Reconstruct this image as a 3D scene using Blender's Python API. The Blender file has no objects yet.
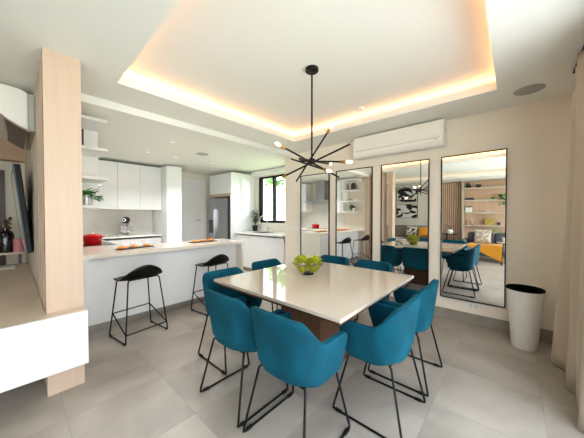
import bpy, bmesh, math, random
from mathutils import Vector, Matrix
random.seed(7)
S = bpy.context.scene
COL = S.collection
PI = math.pi

# ------------------------------------------------------------------ materials
def lin(h):
    h = h.lstrip('#')
    out = []
    for i in (0, 2, 4):
        v = int(h[i:i+2], 16)/255
        out.append(v/12.92 if v <= .04045 else ((v+.055)/1.055)**2.4)
    return (*out, 1.0)

def mat(name, col, rough=.5, metal=0., coat=0., sheen=0., emit=None, estr=0., noise=None, bump=None, spec=.5):
    m = bpy.data.materials.new(name); m.use_nodes = True
    nt = m.node_tree; b = nt.nodes['Principled BSDF']
    c = lin(col) if isinstance(col, str) else (*col, 1)
    b.inputs['Base Color'].default_value = c
    b.inputs['Roughness'].default_value = rough
    b.inputs['Metallic'].default_value = metal
    b.inputs['Coat Weight'].default_value = coat
    b.inputs['Coat Roughness'].default_value = .03
    b.inputs['Sheen Weight'].default_value = sheen
    b.inputs['Specular IOR Level'].default_value = spec
    if emit:
        b.inputs['Emission Color'].default_value = lin(emit)
        b.inputs['Emission Strength'].default_value = estr
    tc = nt.nodes.new('ShaderNodeTexCoord')
    if noise:                                   # (scale xyz, amount)
        sc, amt = noise
        mp = nt.nodes.new('ShaderNodeMapping'); mp.inputs['Scale'].default_value = sc
        nz = nt.nodes.new('ShaderNodeTexNoise'); nz.inputs['Scale'].default_value = 1
        nz.inputs['Detail'].default_value = 5
        rp = nt.nodes.new('ShaderNodeValToRGB')
        rp.color_ramp.elements[0].position = .3; rp.color_ramp.elements[1].position = .7
        rp.color_ramp.elements[0].color = tuple(max(0, x*(1-amt)) for x in c[:3])+(1,)
        rp.color_ramp.elements[1].color = tuple(min(1, x*(1+amt)) for x in c[:3])+(1,)
        nt.links.new(tc.outputs['Object'], mp.inputs[0]); nt.links.new(mp.outputs[0], nz.inputs['Vector'])
        nt.links.new(nz.outputs['Fac'], rp.inputs[0]); nt.links.new(rp.outputs[0], b.inputs['Base Color'])
    if bump:                                    # (scale, strength)
        nz2 = nt.nodes.new('ShaderNodeTexNoise'); nz2.inputs['Scale'].default_value = bump[0]
        bp = nt.nodes.new('ShaderNodeBump'); bp.inputs['Strength'].default_value = bump[1]
        bp.inputs['Distance'].default_value = .01
        nt.links.new(tc.outputs['Object'], nz2.inputs['Vector']); nt.links.new(nz2.outputs['Fac'], bp.inputs['Height'])
        nt.links.new(bp.outputs[0], b.inputs['Normal'])
    return m

M = {}
M['wall'] = mat('warm_wall_paint', '#efe6d8', .6, bump=(60, .03))
M['wallk'] = mat('pale_wall_paint', '#e5e0d3', .6, bump=(60, .03))
M['ceil'] = mat('ceiling_paint', '#eeede6', .7, bump=(40, .02))
M['white'] = mat('white_paint', '#ecebe8', .4, bump=(80, .01))
M['gloss'] = mat('white_gloss_lacquer', '#eceeef', .06, coat=.4)
M['satin'] = mat('white_satin_lacquer', '#e3e4e5', .3)
M['quartz'] = mat('cream_quartz', '#e3dccf', .12, noise=((30, 30, 30), .015))
M['quartzw'] = mat('white_quartz', '#ebebe8', .15, noise=((30, 30, 30), .01))
M['splash'] = mat('pale_stone_splashback', '#e0ddd6', .15, noise=((6, 6, 6), .04))
M['base'] = mat('grey_tile_skirting', '#958d83', .4, noise=((9, 9, 9), .12))
M['kick'] = mat('brushed_aluminium_kick', '#9b9890', .35, metal=.6)
M['black'] = mat('black_powder_coat', '#08080a', .45, spec=.3)
M['blackm'] = mat('black_plastic_shell', '#060607', .4, spec=.3)
M['teal'] = mat('teal_velvet', '#00475a', .85, spec=.2, sheen=.12, noise=((6, 6, 4), .34), bump=(120, .08))
M['teal'].node_tree.nodes['Principled BSDF'].inputs['Sheen Tint'].default_value = lin('#2f9fb8')
M['tealdk'] = mat('teal_velvet_piping', '#075068', .7, sheen=.2)
M['tabletop'] = mat('cream_gloss_stone', '#cfc3b4', .035, coat=.3, noise=((5, 5, 5), .02))
M['walnut'] = mat('walnut_veneer', '#5f3d29', .35, noise=((60, 60, 2.2), .35))
M['oak'] = mat('pale_oak_veneer', '#c6ae98', .5, noise=((38, 9, 1.2), .045))
M['oaktop'] = mat('beige_console_top', '#d6c6b2', .25, noise=((3, 40, 40), .06))
M['oakpanel'] = mat('pinkish_oak_panelling', '#c9a78c', .5, noise=((2, 50, 1.5), .1))
M['slat'] = mat('brown_wood_slats', '#cfae94', .5, noise=((40, 40, 1.5), .18))
M['slatgap'] = mat('dark_felt', '#3a2c24', .9)
M['greige'] = mat('greige_shelf_board', '#bdb09d', .45)
M['darkwood'] = mat('dark_wood_door', '#4a342c', .4, noise=((40, 40, 1.5), .2))
M['chrome'] = mat('chrome', '#d8d8da', .08, metal=1)
M['steel'] = mat('brushed_stainless_steel', '#a9abad', .28, metal=1, noise=((3, 3, 120), .05))
M['steeldk'] = mat('dark_steel', '#55585b', .3, metal=.9)
M['brass'] = mat('brass', '#b08a50', .3, metal=1)
M['mirror'] = mat('silvered_mirror', (.93, .94, .92), .0, metal=1)
M['acwhite'] = mat('white_plastic', '#eeece6', .25)
M['acgrey'] = mat('grey_plastic', '#a9aca8', .4)
M['acmirror'] = mat('brown_reflection_gloss', '#b39b88', .05, metal=.85)  # reflected brown of the surroundings is put into the base colour
M['curtain'] = mat('beige_linen', '#c3b5a3', .85, sheen=.2, bump=(300, .15))
M['bin'] = mat('off_white_plastic', '#f3f1ec', .35)
M['liner'] = mat('black_bin_liner', '#020202', .7, spec=.1)
M['red'] = mat('red_enamel', '#c4101a', .15, coat=.5)
M['leaf'] = mat('green_leaf', '#3f8a2c', .5, noise=((20, 20, 20), .4))
M['leafdk'] = mat('dark_green_leaf', '#3d5f38', .5, noise=((20, 20, 20), .4))
M['lime'] = mat('yellow_green_blossom', '#b9bd1e', .6, noise=((40, 40, 40), .5))
M['soil'] = mat('soil', '#2b211a', .9, noise=((60, 60, 60), .3))
M['stem'] = mat('brown_stem', '#6a5136', .7)
M['bun'] = mat('orange_glazed_pastry', '#e08a2c', .35, noise=((30, 30, 30), .25))
M['slate'] = mat('dark_slate', '#2d3133', .5)
M['tvscreen'] = mat('black_glass', '#050506', .04, coat=.5)
M['tvbezel'] = mat('blue_grey_bezel', '#5b737c', .6, metal=.0)
M['vase'] = mat('smoky_glass', '#1f1a1c', .06, coat=.6)
M['pink'] = mat('pink_ceramic', '#d2868c', .4)
M['sofa'] = mat('taupe_sofa_fabric', '#8a8378', .9, sheen=.2, bump=(200, .15))
M['sofadk'] = mat('charcoal_sofa_fabric', '#43484e', .9, sheen=.2, bump=(200, .15))
M['sofabl'] = mat('blue_grey_sofa_fabric', '#767f8c', .9, sheen=.2, bump=(200, .15))
M['mustard'] = mat('mustard_cloth', '#dd9418', .85, sheen=.3, bump=(80, .4))
M['ink'] = mat('black_ink', '#0c0c0d', .6)
M['paper'] = mat('canvas_white', '#e9e7e1', .7)
M['greybook'] = mat('slate_book_cloth', '#4a4c55', .7)
M['glasspot'] = mat('ribbed_grey_pot', '#a7aaa6', .25, metal=.5)
M['rug'] = mat('dark_grey_rug', '#5a5c5e', .95, bump=(150, .4))
M['grille'] = mat('grey_speaker_grille', '#b3b1ac', .6, bump=(500, .3))
M['yellow'] = mat('yellow_ceramic', '#a8923a', .4, noise=((25, 25, 25), .5))
M['bulb'] = mat('warm_bulb', '#fff0d8', .2, emit='#ffd9a0', estr=10)
M['led'] = mat('warm_led', '#ffffff', .5, emit='#ffb47c', estr=4.6)
M['led2'] = mat('warm_led_dim', '#ffffff', .5, emit='#ffcda6', estr=.8)
M['down'] = mat('downlight_lens', '#ffffff', .3, emit='#fff4e2', estr=.3)
M['plaster'] = mat('white_render', '#e9e8e4', .8, bump=(20, .1))
M['grass'] = mat('lawn', '#7d9464', .9, noise=((3, 3, 3), .3))
M['bounce_terrace'] = mat('bounce_terrace_tile', '#cbcbc8', .6, noise=((2, 2, 2), .08))
M['hedge'] = mat('hedge_green', '#6f9a4e', .7, noise=((6, 6, 6), .5))

def glass_mat():
    m = bpy.data.materials.new('window_glass'); m.use_nodes = True
    nt = m.node_tree; nt.nodes.clear()
    o = nt.nodes.new('ShaderNodeOutputMaterial'); mx = nt.nodes.new('ShaderNodeMixShader')
    t = nt.nodes.new('ShaderNodeBsdfTransparent'); g = nt.nodes.new('ShaderNodeBsdfGlossy')
    g.inputs['Roughness'].default_value = .01
    mx.inputs[0].default_value = .06
    nt.links.new(t.outputs[0], mx.inputs[1]); nt.links.new(g.outputs[0], mx.inputs[2]); nt.links.new(mx.outputs[0], o.inputs[0])
    return m
M['glass'] = glass_mat()

def floor_mat():
    m = bpy.data.materials.new('large_grey_floor_tile'); m.use_nodes = True
    nt = m.node_tree; b = nt.nodes['Principled BSDF']; L = nt.links.new
    tc = nt.nodes.new('ShaderNodeTexCoord')
    sep = nt.nodes.new('ShaderNodeSeparateXYZ'); L(tc.outputs['Object'], sep.inputs[0])
    def grid(ax, off):
        a = nt.nodes.new('ShaderNodeMath'); a.operation = 'ADD'; a.inputs[1].default_value = off; L(sep.outputs[ax], a.inputs[0])
        d = nt.nodes.new('ShaderNodeMath'); d.operation = 'DIVIDE'; d.inputs[1].default_value = .59; L(a.outputs[0], d.inputs[0])
        f = nt.nodes.new('ShaderNodeMath'); f.operation = 'FRACT'; L(d.outputs[0], f.inputs[0])
        s = nt.nodes.new('ShaderNodeMath'); s.operation = 'LESS_THAN'; s.inputs[1].default_value = .0075; L(f.outputs[0], s.inputs[0])
        fl = nt.nodes.new('ShaderNodeMath'); fl.operation = 'FLOOR'; L(d.outputs[0], fl.inputs[0])
        return s, fl
    gx, ix = grid('X', 10*.59-.224); gy, iy = grid('Y', 10*.59+.165)
    mx = nt.nodes.new('ShaderNodeMath'); mx.operation = 'MAXIMUM'; L(gx.outputs[0], mx.inputs[0]); L(gy.outputs[0], mx.inputs[1])
    cmb = nt.nodes.new('ShaderNodeCombineXYZ'); L(ix.outputs[0], cmb.inputs[0]); L(iy.outputs[0], cmb.inputs[1])
    wn = nt.nodes.new('ShaderNodeTexWhiteNoise'); L(cmb.outputs[0], wn.inputs['Vector'])
    off = nt.nodes.new('ShaderNodeVectorMath'); off.operation = 'MULTIPLY_ADD'
    off.inputs[1].default_value = (7, 7, 7); L(wn.outputs['Color'], off.inputs[0]); L(tc.outputs['Object'], off.inputs[2])
    nz = nt.nodes.new('ShaderNodeTexNoise'); nz.inputs['Scale'].default_value = 1.6; nz.inputs['Detail'].default_value = 7
    nz.inputs['Distortion'].default_value = .6; L(off.outputs[0], nz.inputs['Vector'])
    rp = nt.nodes.new('ShaderNodeValToRGB'); e = rp.color_ramp.elements
    e[0].position = .32; e[0].color = lin('#948a80'); e[1].position = .68; e[1].color = lin('#b7afa4')
    L(nz.outputs['Fac'], rp.inputs[0])
    mix = nt.nodes.new('ShaderNodeMix'); mix.data_type = 'RGBA'
    L(mx.outputs[0], mix.inputs['Factor']); L(rp.outputs[0], mix.inputs['A']); mix.inputs['B'].default_value = lin('#9b9187')
    L(mix.outputs['Result'], b.inputs['Base Color'])
    b.inputs['Roughness'].default_value = .3
    return m
M['floor'] = floor_mat()

def fabric_pattern(name, c1, c2, scale):
    m = bpy.data.materials.new(name); m.use_nodes = True
    nt = m.node_tree; b = nt.nodes['Principled BSDF']; L = nt.links.new
    tc = nt.nodes.new('ShaderNodeTexCoord'); w = nt.nodes.new('ShaderNodeTexWave')
    w.inputs['Scale'].default_value = scale; w.inputs['Distortion'].default_value = 9; w.inputs['Detail'].default_value = 2
    rp = nt.nodes.new('ShaderNodeValToRGB'); rp.color_ramp.elements[0].color = lin(c1); rp.color_ramp.elements[1].color = lin(c2)
    rp.color_ramp.elements[0].position = .42; rp.color_ramp.elements[1].position = .58
    L(tc.outputs['Object'], w.inputs[0]); L(w.outputs['Fac'], rp.inputs[0]); L(rp.outputs[0], b.inputs['Base Color'])
    b.inputs['Roughness'].default_value = .85
    return m
M['cush1'] = fabric_pattern('wavy_cushion_cloth', '#a3978a', '#cfc4b2', 9)
M['cush2'] = fabric_pattern('mottled_cushion_cloth', '#5c564e', '#d8d2c6', 7)

def smooth(a, b, x):
    x = max(0, min(1, (x-a)/(b-a))); return x*x*(3-2*x)
# ------------------------------------------------------------------ geometry helpers
def obj(name, bm, m, parent=None, smooth=False, bevel=0, label=None, sub=0):
    bmesh.ops.recalc_face_normals(bm, faces=bm.faces)
    me = bpy.data.meshes.new(name); bm.to_mesh(me); bm.free()
    me.materials.append(m)
    if smooth:
        for p in me.polygons: p.use_smooth = True
        if smooth != 'all':
            me.set_sharp_from_angle(angle=math.radians(40))
    o = bpy.data.objects.new(name, me); COL.objects.link(o)
    if parent: o.parent = parent
    if bevel:
        md = o.modifiers.new('bevel', 'BEVEL'); md.width = bevel; md.segments = 2; md.limit_method = 'ANGLE'
    if sub:
        md = o.modifiers.new('sub', 'SUBSURF'); md.levels = sub; md.render_levels = sub
    if label: o['label'] = label
    return o

def thing(name, label, cat, loc=(0, 0, 0), rz=0, group=None):
    o = bpy.data.objects.new(name, None); COL.objects.link(o)
    o.location = loc; o.rotation_euler = (0, 0, rz); o.empty_display_size = .1
    o['label'] = label; o['category'] = cat
    if group: o['group'] = group
    return o
def tag(o, label, cat, group=None, kind=None):
    o['label'] = label; o['category'] = cat
    if group: o['group'] = group
    if kind: o['kind'] = kind
    return o
def struct(name, bm, m, parent=None, **k):
    o = obj(name, bm, m, parent, **k)
    if not parent: o['kind'] = 'structure'
    return o
def dup(root, loc, rz, label):
    r = root.copy(); COL.objects.link(r); r.location = loc; r.rotation_euler = (0, 0, rz); r['label'] = label
    for ch in list(root.children):
        c = ch.copy(); COL.objects.link(c); c.parent = r
        for g in ch.children:
            d = g.copy(); COL.objects.link(d); d.parent = c
    return r

B = bmesh.new
def box(bm, x0, x1, y0, y1, z0, z1):
    v = [bm.verts.new(p) for p in ((x0, y0, z0), (x1, y0, z0), (x1, y1, z0), (x0, y1, z0), (x0, y0, z1), (x1, y0, z1), (x1, y1, z1), (x0, y1, z1))]
    for f in ((0, 3, 2, 1), (4, 5, 6, 7), (0, 1, 5, 4), (1, 2, 6, 5), (2, 3, 7, 6), (3, 0, 4, 7)): bm.faces.new([v[i] for i in f])
    return bm
def bx(*a): return box(B(), *a)
def tube(bm, pts, r, n=8, closed=False, cap=True):
    pts = [Vector(p) for p in pts]; rings = []; N = len(pts)
    rr = r if isinstance(r, (list, tuple)) else [r]*N
    up = None
    for i, p in enumerate(pts):
        if closed: d = pts[(i+1) % N]-pts[i-1]
        else: d = pts[min(i+1, N-1)]-pts[max(i-1, 0)]
        d.normalize()
        if up is None:
            up = Vector((0, 0, 1)) if abs(d.z) < .9 else Vector((1, 0, 0))
        a = d.cross(up).normalized(); b = a.cross(d).normalized(); up = b
        rings.append([bm.verts.new(p+(a*math.cos(2*PI*k/n)+b*math.sin(2*PI*k/n))*rr[i]) for k in range(n)])
    for i in range(N if closed else N-1):
        q, s = rings[i], rings[(i+1) % N]
        for k in range(n): bm.faces.new((q[k], q[(k+1) % n], s[(k+1) % n], s[k]))
    if cap and not closed:
        bm.faces.new(rings[0][::-1]); bm.faces.new(rings[-1])
    return bm
def rod(bm, p, q, r, n=10): return tube(bm, [p, q], r, n)
def lathe(bm, prof, c=(0, 0, 0), n=28, sx=1, sy=1, cap=False):
    rings = []
    for (r, z) in prof:
        if r < 1e-5: rings.append([bm.verts.new((c[0], c[1], c[2]+z))])
        else: rings.append([bm.verts.new((c[0]+r*math.cos(2*PI*k/n)*sx, c[1]+r*math.sin(2*PI*k/n)*sy, c[2]+z)) for k in range(n)])
    for a, b in zip(rings, rings[1:]):
        for k in range(n):
            q = [a[k % len(a)], a[(k+1) % len(a)], b[(k+1) % len(b)], b[k % len(b)]]
            q2 = []
            for v in q:
                if v not in q2: q2.append(v)
            if len(q2) > 2:
                try: bm.faces.new(q2)
                except ValueError: pass
    for rg in (rings[0], rings[-1]):
        if cap and len(rg) > 2:
            try: bm.faces.new(rg)
            except ValueError: pass
    return bm
def ball(bm, c, rx, ry, rz, seg=14, rings=9):
    pr = [(math.sin(PI*i/rings), -math.cos(PI*i/rings)) for i in range(rings+1)]
    n0 = len(bm.verts)
    lathe(bm, [(p if p > 1e-4 else 0, z) for p, z in pr], n=seg)
    bm.verts.ensure_lookup_table()
    for v in bm.verts[n0:]:
        v.co = Vector((v.co.x*rx+c[0], v.co.y*ry+c[1], v.co.z*rz+c[2]))
    return bm
def prism(bm, poly, axis, a, b):
    """poly: 2-D outline; axis: extrusion axis"""
    def p3(p, t): return {'x': (t, p[0], p[1]), 'y': (p[0], t, p[1]), 'z': (p[0], p[1], t)}[axis]
    u = [bm.verts.new(p3(p, a)) for p in poly]; w = [bm.verts.new(p3(p, b)) for p in poly]
    bm.faces.new(u); bm.faces.new(w[::-1]); n = len(poly)
    for i in range(n): bm.faces.new((u[i], w[i], w[(i+1) % n], u[(i+1) % n]))
    return bm
def leafquad(bm, base, d, length, width, curl=.3):
    d = Vector(d).normalized(); base = Vector(base)
    s = d.cross(Vector((0, 0, 1)))
    if s.length < .05: s = Vector((1, 0, 0))
    s.normalize(); nrm = s.cross(d)
    st = [(0, .12), (.3, .85), (.6, 1), (.85, .55), (1, .05)]
    L = []; R = []; Cc = []
    for t, w in st:
        p = base+d*length*t-nrm*curl*length*t*t*.5
        L.append(bm.verts.new(p-s*w*width/2+nrm*width*.1)); R.append(bm.verts.new(p+s*w*width/2+nrm*width*.1)); Cc.append(bm.verts.new(p))
    for i in range(len(st)-1):
        bm.faces.new((L[i], Cc[i], Cc[i+1], L[i+1])); bm.faces.new((Cc[i], R[i], R[i+1], Cc[i+1]))

# ------------------------------------------------------------------ the room
XM = 3.762
HC = 2.57; HK = 2.49
struct('floor', bx(-3.6, 4.7, -.55, 6.8, -.1, 0), M['floor'])
# walls
struct('wall_east', bx(XM, XM+.14, -.55, 3.55, 0, 2.9), M['wall'])
wk = B(); 
box(wk, 4.35, 4.5, 3.41, 3.60, 0, 2.9); box(wk, 4.35, 4.5, 5.08, 6.75, 0, 2.9); box(wk, 4.35, 4.5, 3.60, 5.08, 0, 1.15); box(wk, 4.35, 4.5, 3.60, 5.08, 2.34, 2.9)
struct('wall_kitchen', wk, M['wallk'])
struct('wall_return', bx(XM+.14, 4.35, 3.41, 3.55, 0, 2.9), M['wall'])
wn = B(); box(wn, .374, 4.35, 6.6, 6.75, 0, 2.9)
struct('wall_north', wn, M['wallk'])
struct('wall_north_living', bx(-3.6, .16, 6.6, 6.75, 0, 2.9), M['wallk'])
M['tvwall'] = mat('textured_wallpaper', '#d8cfc2', .6, bump=(45, .5))
struct('wall_television', bx(.16, .374, 3.37, 6.75, 0, 2.9), M['tvwall'])
struct('wall_west', bx(-3.6, -3.5, -.55, 6.75, 0, 2.9), M['wallk'])
# south wall with the big glazed opening X -3.2 .. 2.35
ws = B(); box(ws, 2.35, XM, -.55, -.42, 0, 2.9); box(ws, -3.6, -3.2, -.55, -.42, 0, 2.9); box(ws, -3.2, 2.35, -.55, -.42, 2.45, 2.9)
struct('wall_south', ws, M['wall'])

# ceilings with two recessed trays: lower slab around holes, raised lids, side boxes
def slab_with_holes(name, x0, x1, y0, y1, holes, z0, z1, m):
    bm = B(); xs = sorted({x0, x1, *[h[0] for h in holes], *[h[1] for h in holes]})
    ys = sorted({y0, y1, *[h[2] for h in holes], *[h[3] for h in holes]})
    V = {}
    def v(x, y, z):
        k = (x, y, z)
        if k not in V: V[k] = bm.verts.new(k)
        return V[k]
    solid = {}
    for i in range(len(xs)-1):
        for j in range(len(ys)-1):
            cx, cy = (xs[i]+xs[i+1])/2, (ys[j]+ys[j+1])/2
            solid[i, j] = not any(h[0] < cx < h[1] and h[2] < cy < h[3] for h in holes)
    for (i, j), s in solid.items():
        if not s: continue
        a, b, c, d = xs[i], xs[i+1], ys[j], ys[j+1]
        bm.faces.new((v(a, c, z0), v(a, d, z0), v(b, d, z0), v(b, c, z0)))
        bm.faces.new((v(a, c, z1), v(b, c, z1), v(b, d, z1), v(a, d, z1)))
        for (di, dj, p, q) in ((-1, 0, (a, d), (a, c)), (1, 0, (b, c), (b, d)), (0, -1, (a, c), (b, c)), (0, 1, (b, d), (a, d))):
            if not solid.get((i+di, j+dj), False):
                bm.faces.new((v(*p, z0), v(*q, z0), v(*q, z1), v(*p, z1)))
    return struct(name, bm, m)
T1 = (.657, 3.153, .142, 2.751)
T2 = (-2.35, -.45, .0, 4.9)
slab_with_holes('ceiling', -3.5, XM, -.42, 3.25, [T1, (T2[0], T2[1], T2[2], 3.25)], HC, HC+.085, M['ceil'])
slab_with_holes('ceiling_living', -3.5, .16, 3.25, 6.6, [(T2[0], T2[1], 3.25, T2[3])], HC, HC+.085, M['ceil'])
struct('ceiling_kitchen', bx(.374, 4.35, 3.25, 6.6, HK, 2.9), M['ceil'])
ZL = 2.735; W = .14
def lid(name, t, m):
    bm = B(); box(bm, t[0]-W, t[1]+W, t[2]-W, t[3]+W, ZL, ZL+.06)
    return struct(name, bm, m)
lid('ceiling_tray', T1, M['ceil'])
T2l = (T2[0], T2[1], T2[2], T2[3])
lid('ceiling_tray_living', T2l, M['ceil'])
def cove(name, t):
    bm = B(); z0, z1 = HC+.085, ZL; a, b, c, d = t[0]-W, t[1]+W, t[2]-W, t[3]+W; e = .03
    box(bm, a-e, a, c-e, d+e, z0, z1); box(bm, b, b+e, c-e, d+e, z0, z1); box(bm, a, b, c-e, c, z0, z1); box(bm, a, b, d, d+e, z0, z1)
    struct(name, bm, M['ceil'])
def strips(name, t, m):
    bm = B(); z = HC+.087; k = W-.035; h = .016
    a, b, c, d = t[0]-k, t[1]+k, t[2]-k, t[3]+k
    box(bm, a, a+h, c, d, z, z+h); box(bm, b-h, b, c, d, z, z+h); box(bm, a+h, b-h, c, c+h, z, z+h); box(bm, a+h, b-h, d-h, d, z, z+h)
    struct(name, bm, m)
cove('trim_1', T1); cove('trim_2', T2)
strips('trim_3', T1, M['led']); strips('trim_4', T2, M['led2'])
# skirting
bs = B(); box(bs, XM-.012, XM, -.42, 3.55, 0, .135); struct('baseboard_east', bs, M['base'])
struct('baseboard_north', bx(3.68, 4.35, 6.588, 6.6, 0, .09), M['base'])

# kitchen window (in the x = 4.35 wall)
wf = B(); x0, x1 = 4.38, 4.44
y0, y1, z0, z1 = 3.60, 5.08, 1.15, 2.34; t = .05
box(wf, x0, x1, y0, y1, z0, z0+t+.015); box(wf, x0, x1, y0, y1, z1-t, z1); box(wf, x0, x1, y0, y0+t, z0, z1); box(wf, x0, x1, y1-t, y1, z0, z1)
w1 = struct('window_1', wf, M['black'])
sf = B(); box(sf, x0-.012, x1-.005, 4.47, 4.55, z0+.04, z1-.04); box(sf, x0-.012, x1-.02, 4.95, 5.04, z0+.04, z1-.04)
obj('sash', sf, M['black'], w1)
obj('pane', bx(4.41, 4.416, y0+.04, y1-.04, z0+.04, z1-.04), M['glass'], w1)
struct('trim_5', bx(4.2, 4.35, 3.56, 5.2, 2.37, 2.47), M['white'])        # blind pelmet
# big glazed door (y = -.42)
wf = B(); a, b = -.5, -.44
box(wf, -3.2, 2.35, a, b, 0, .05); box(wf, -3.2, 2.35, a, b, 2.39, 2.45)
for x in (-3.2, -1.82, -.45, .92, 2.29): box(wf, x, x+.06, a, b, 0, 2.45)
w2 = struct('window_2', wf, M['black'])
for x in (-3.14, -1.76, -.39, .98): obj('pane', bx(x, x+1.31, -.474, -.466, .05, 2.39), M['glass'], w2)

# doors
df = B(); box(df, 2.8, 2.93, 6.56, 6.6, 0, 2.32); box(df, 3.56, 3.68, 6.56, 6.6, 0, 2.32); box(df, 2.93, 3.56, 6.56, 6.6, 2.24, 2.32)
d1 = struct('door_1', df, M['white'])
obj('leaf', bx(2.93, 3.56, 6.575, 6.598, .005, 2.24), M['satin'], d1)
h = B(); rod(h, (3.49, 6.575, 1.2), (3.49, 6.52, 1.2), .012); rod(h, (3.495, 6.525, 1.2), (3.37, 6.525, 1.2), .011)
obj('handle', h, M['steel'], d1, smooth=True)
df = B(); box(df, -1.0, -.14, 6.565, 6.6, 0, 2.06)
d2 = struct('door_2', df, M['darkwood'])
obj('frame', box(box(bx(-1.08, -1.0, 6.56, 6.6, 0, 2.12), -.14, -.08, 6.56, 6.6, 0, 2.12), -1.0, -.14, 6.56, 6.6, 2.06, 2.12), M['darkwood'], d2)
struct('trim_6', bx(-3.5, .16, 6.35, 6.6, 2.28, 2.57), M['oakpanel'])      # timber lintel

# outside
struct('roof', bx(-3.7, 4.6, -.6, 6.85, 2.9, 3.0), M['plaster'])
struct('ground', bx(-14, 16, -14, 20, -.3, -.12), M['grass'])
struct('bounce_terrace', bx(-6, 6, -7, -.56, -.12, -.02), M['bounce_terrace'])  # unseen terrace, added to bounce daylight up to the ceiling
nb = B(); box(nb, 9.5, 10, 2, 12, -.12, 2.75); 
o = obj('neighbour_house', nb, M['plaster']); tag(o, 'white rendered house wall seen through the kitchen window', 'building')
nb = B(); box(nb, 9.4, 10.1, 1.9, 12.1, 2.75, 2.87); p = obj('coping', nb, M['wallk'], o)
nb = B(); box(nb, 9.47, 9.5, 6.9, 8.4, .6, 1.9); p = obj('window', nb, M['acgrey'], o)
def tree(name, loc, rr, hh, label, n=900, seed=1):
    rnd = random.Random(seed)
    t = thing(name, label, 'tree', loc)
    tr = B(); tube(tr, [(0, 0, 0), (.05, 0, hh*.35), (0, .08, hh*.75)], [.16, .12, .06]); obj('trunk', tr, M['stem'], t, smooth=True)
    bm = B()
    for i in range(n):
        u, v = rnd.random()*2*PI, rnd.uniform(-.9, 1); q = math.sqrt(max(0, 1-v*v)); k = rnd.uniform(.6, 1)
        p = Vector((q*math.cos(u)*rr*k, q*math.sin(u)*rr*k, hh*.72+v*rr*k*.9))
        leafquad(bm, p, (rnd.uniform(-1, 1), rnd.uniform(-1, 1), rnd.uniform(-.6, .6)), .4, .24)
    obj('crown', bm, M['hedge'], t)
    return t
tree('garden_tree', (12.2, 10.8, -.12), 1.9, 4.8, 'green leafy tree rising behind the white house outside the kitchen window', seed=3)

# ------------------------------------------------------------------ kitchen
# peninsula: base, end panel and worktop
t = thing('kitchen_peninsula', 'long white gloss breakfast bar with a cream stone top and end panel', 'kitchen counter', (0, 0, 0))
ZC = .91
obj('worktop', bx(.376, 2.62, 3.45, 4.1, ZC-.045, ZC), M['quartz'], t, bevel=.003)
obj('end_panel', bx(2.575, 2.62, 3.45, 4.1, 0, ZC-.045), M['quartz'], t, bevel=.003)
obj('base', bx(.376, 2.575, 3.60, 4.04, .085, ZC-.045), M['gloss'], t)
k = B(); box(k, .376, 2.575, 3.615, 4.02, 0, .085); obj('kickboard', k, M['kick'], t)
# left run (with the hob)
t = thing('hob_counter', 'white counter run with cream worktop carrying the black hob', 'kitchen counter', (0, 0, 0))
obj('worktop', bx(.376, 1.06, 4.1, 6.0, ZC-.045, ZC), M['quartz'], t)
obj('base', bx(.376, 1.02, 4.12, 5.99, .0, ZC-.045), M['satin'], t)
obj('hob', bx(.5, 1.02, 4.42, 5.12, ZC, ZC+.006), M['tvscreen'], t, bevel=.002, label='black glass hob')
# back run
t = thing('back_counter', 'white drawer counter along the back wall beneath the wall cupboards', 'kitchen counter', (0, 0, 0))
obj('worktop', bx(.376, 2.27, 6.0, 6.583, ZC-.03, ZC), M['quartzw'], t)
obj('base', bx(.376, 2.27, 6.04, 6.583, .0, ZC-.07), M['satin'], t)
for xa, xb in ((1.08, 1.46), (1.47, 1.86), (1.87, 2.26)):
    for za, zb in ((.1, .34), (.35, .59), (.6, .83)):
        obj('drawer', bx(xa, xb, 6.018, 6.04, za, zb), M['satin'], t, bevel=.002)
struct('trim_7', bx(.376, 2.27, 6.585, 6.6, ZC, 1.47), M['splash'])
# wall cupboards
t = thing('kitchen_cupboards', 'row of white gloss wall cupboards above the stand mixer', 'cupboard', (0, 0, 0))
obj('carcass', bx(.78, 2.28, 6.07, 6.595, 1.472, 2.42), M['gloss'], t)
for xa, xb in ((.78, 1.098), (1.10, 1.438), (1.442, 1.85), (1.853, 2.28)):
    obj('door', bx(xa, xb, 6.05, 6.07, 1.465, 2.425), M['gloss'], t, bevel=.002)
t = thing('tall_cabinet', 'tall white gloss cabinet standing left of the white interior door', 'cabinet', (0, 0, 0))
obj('carcass', bx(2.285, 2.62, 5.78, 6.595, 0, 2.45), M['gloss'], t)
obj('door', bx(2.285, 2.62, 5.755, 5.78, .08, 2.45), M['gloss'], t, bevel=.002)
# open shelves on the back of the television wall
t = thing('open_shelves', 'white open wall shelves beside the oak fins above the breakfast bar', 'shelf', (0, 0, 0))
for z in (2.40, 2.075, 1.748, 1.428): obj('shelf', bx(.376, .74, 3.49, 4.0, z, z+.03), M['white'], t)
obj('side_panel', bx(.376, .735, 3.95, 3.985, 1.458, 2.40), M['white'], t)
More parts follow.
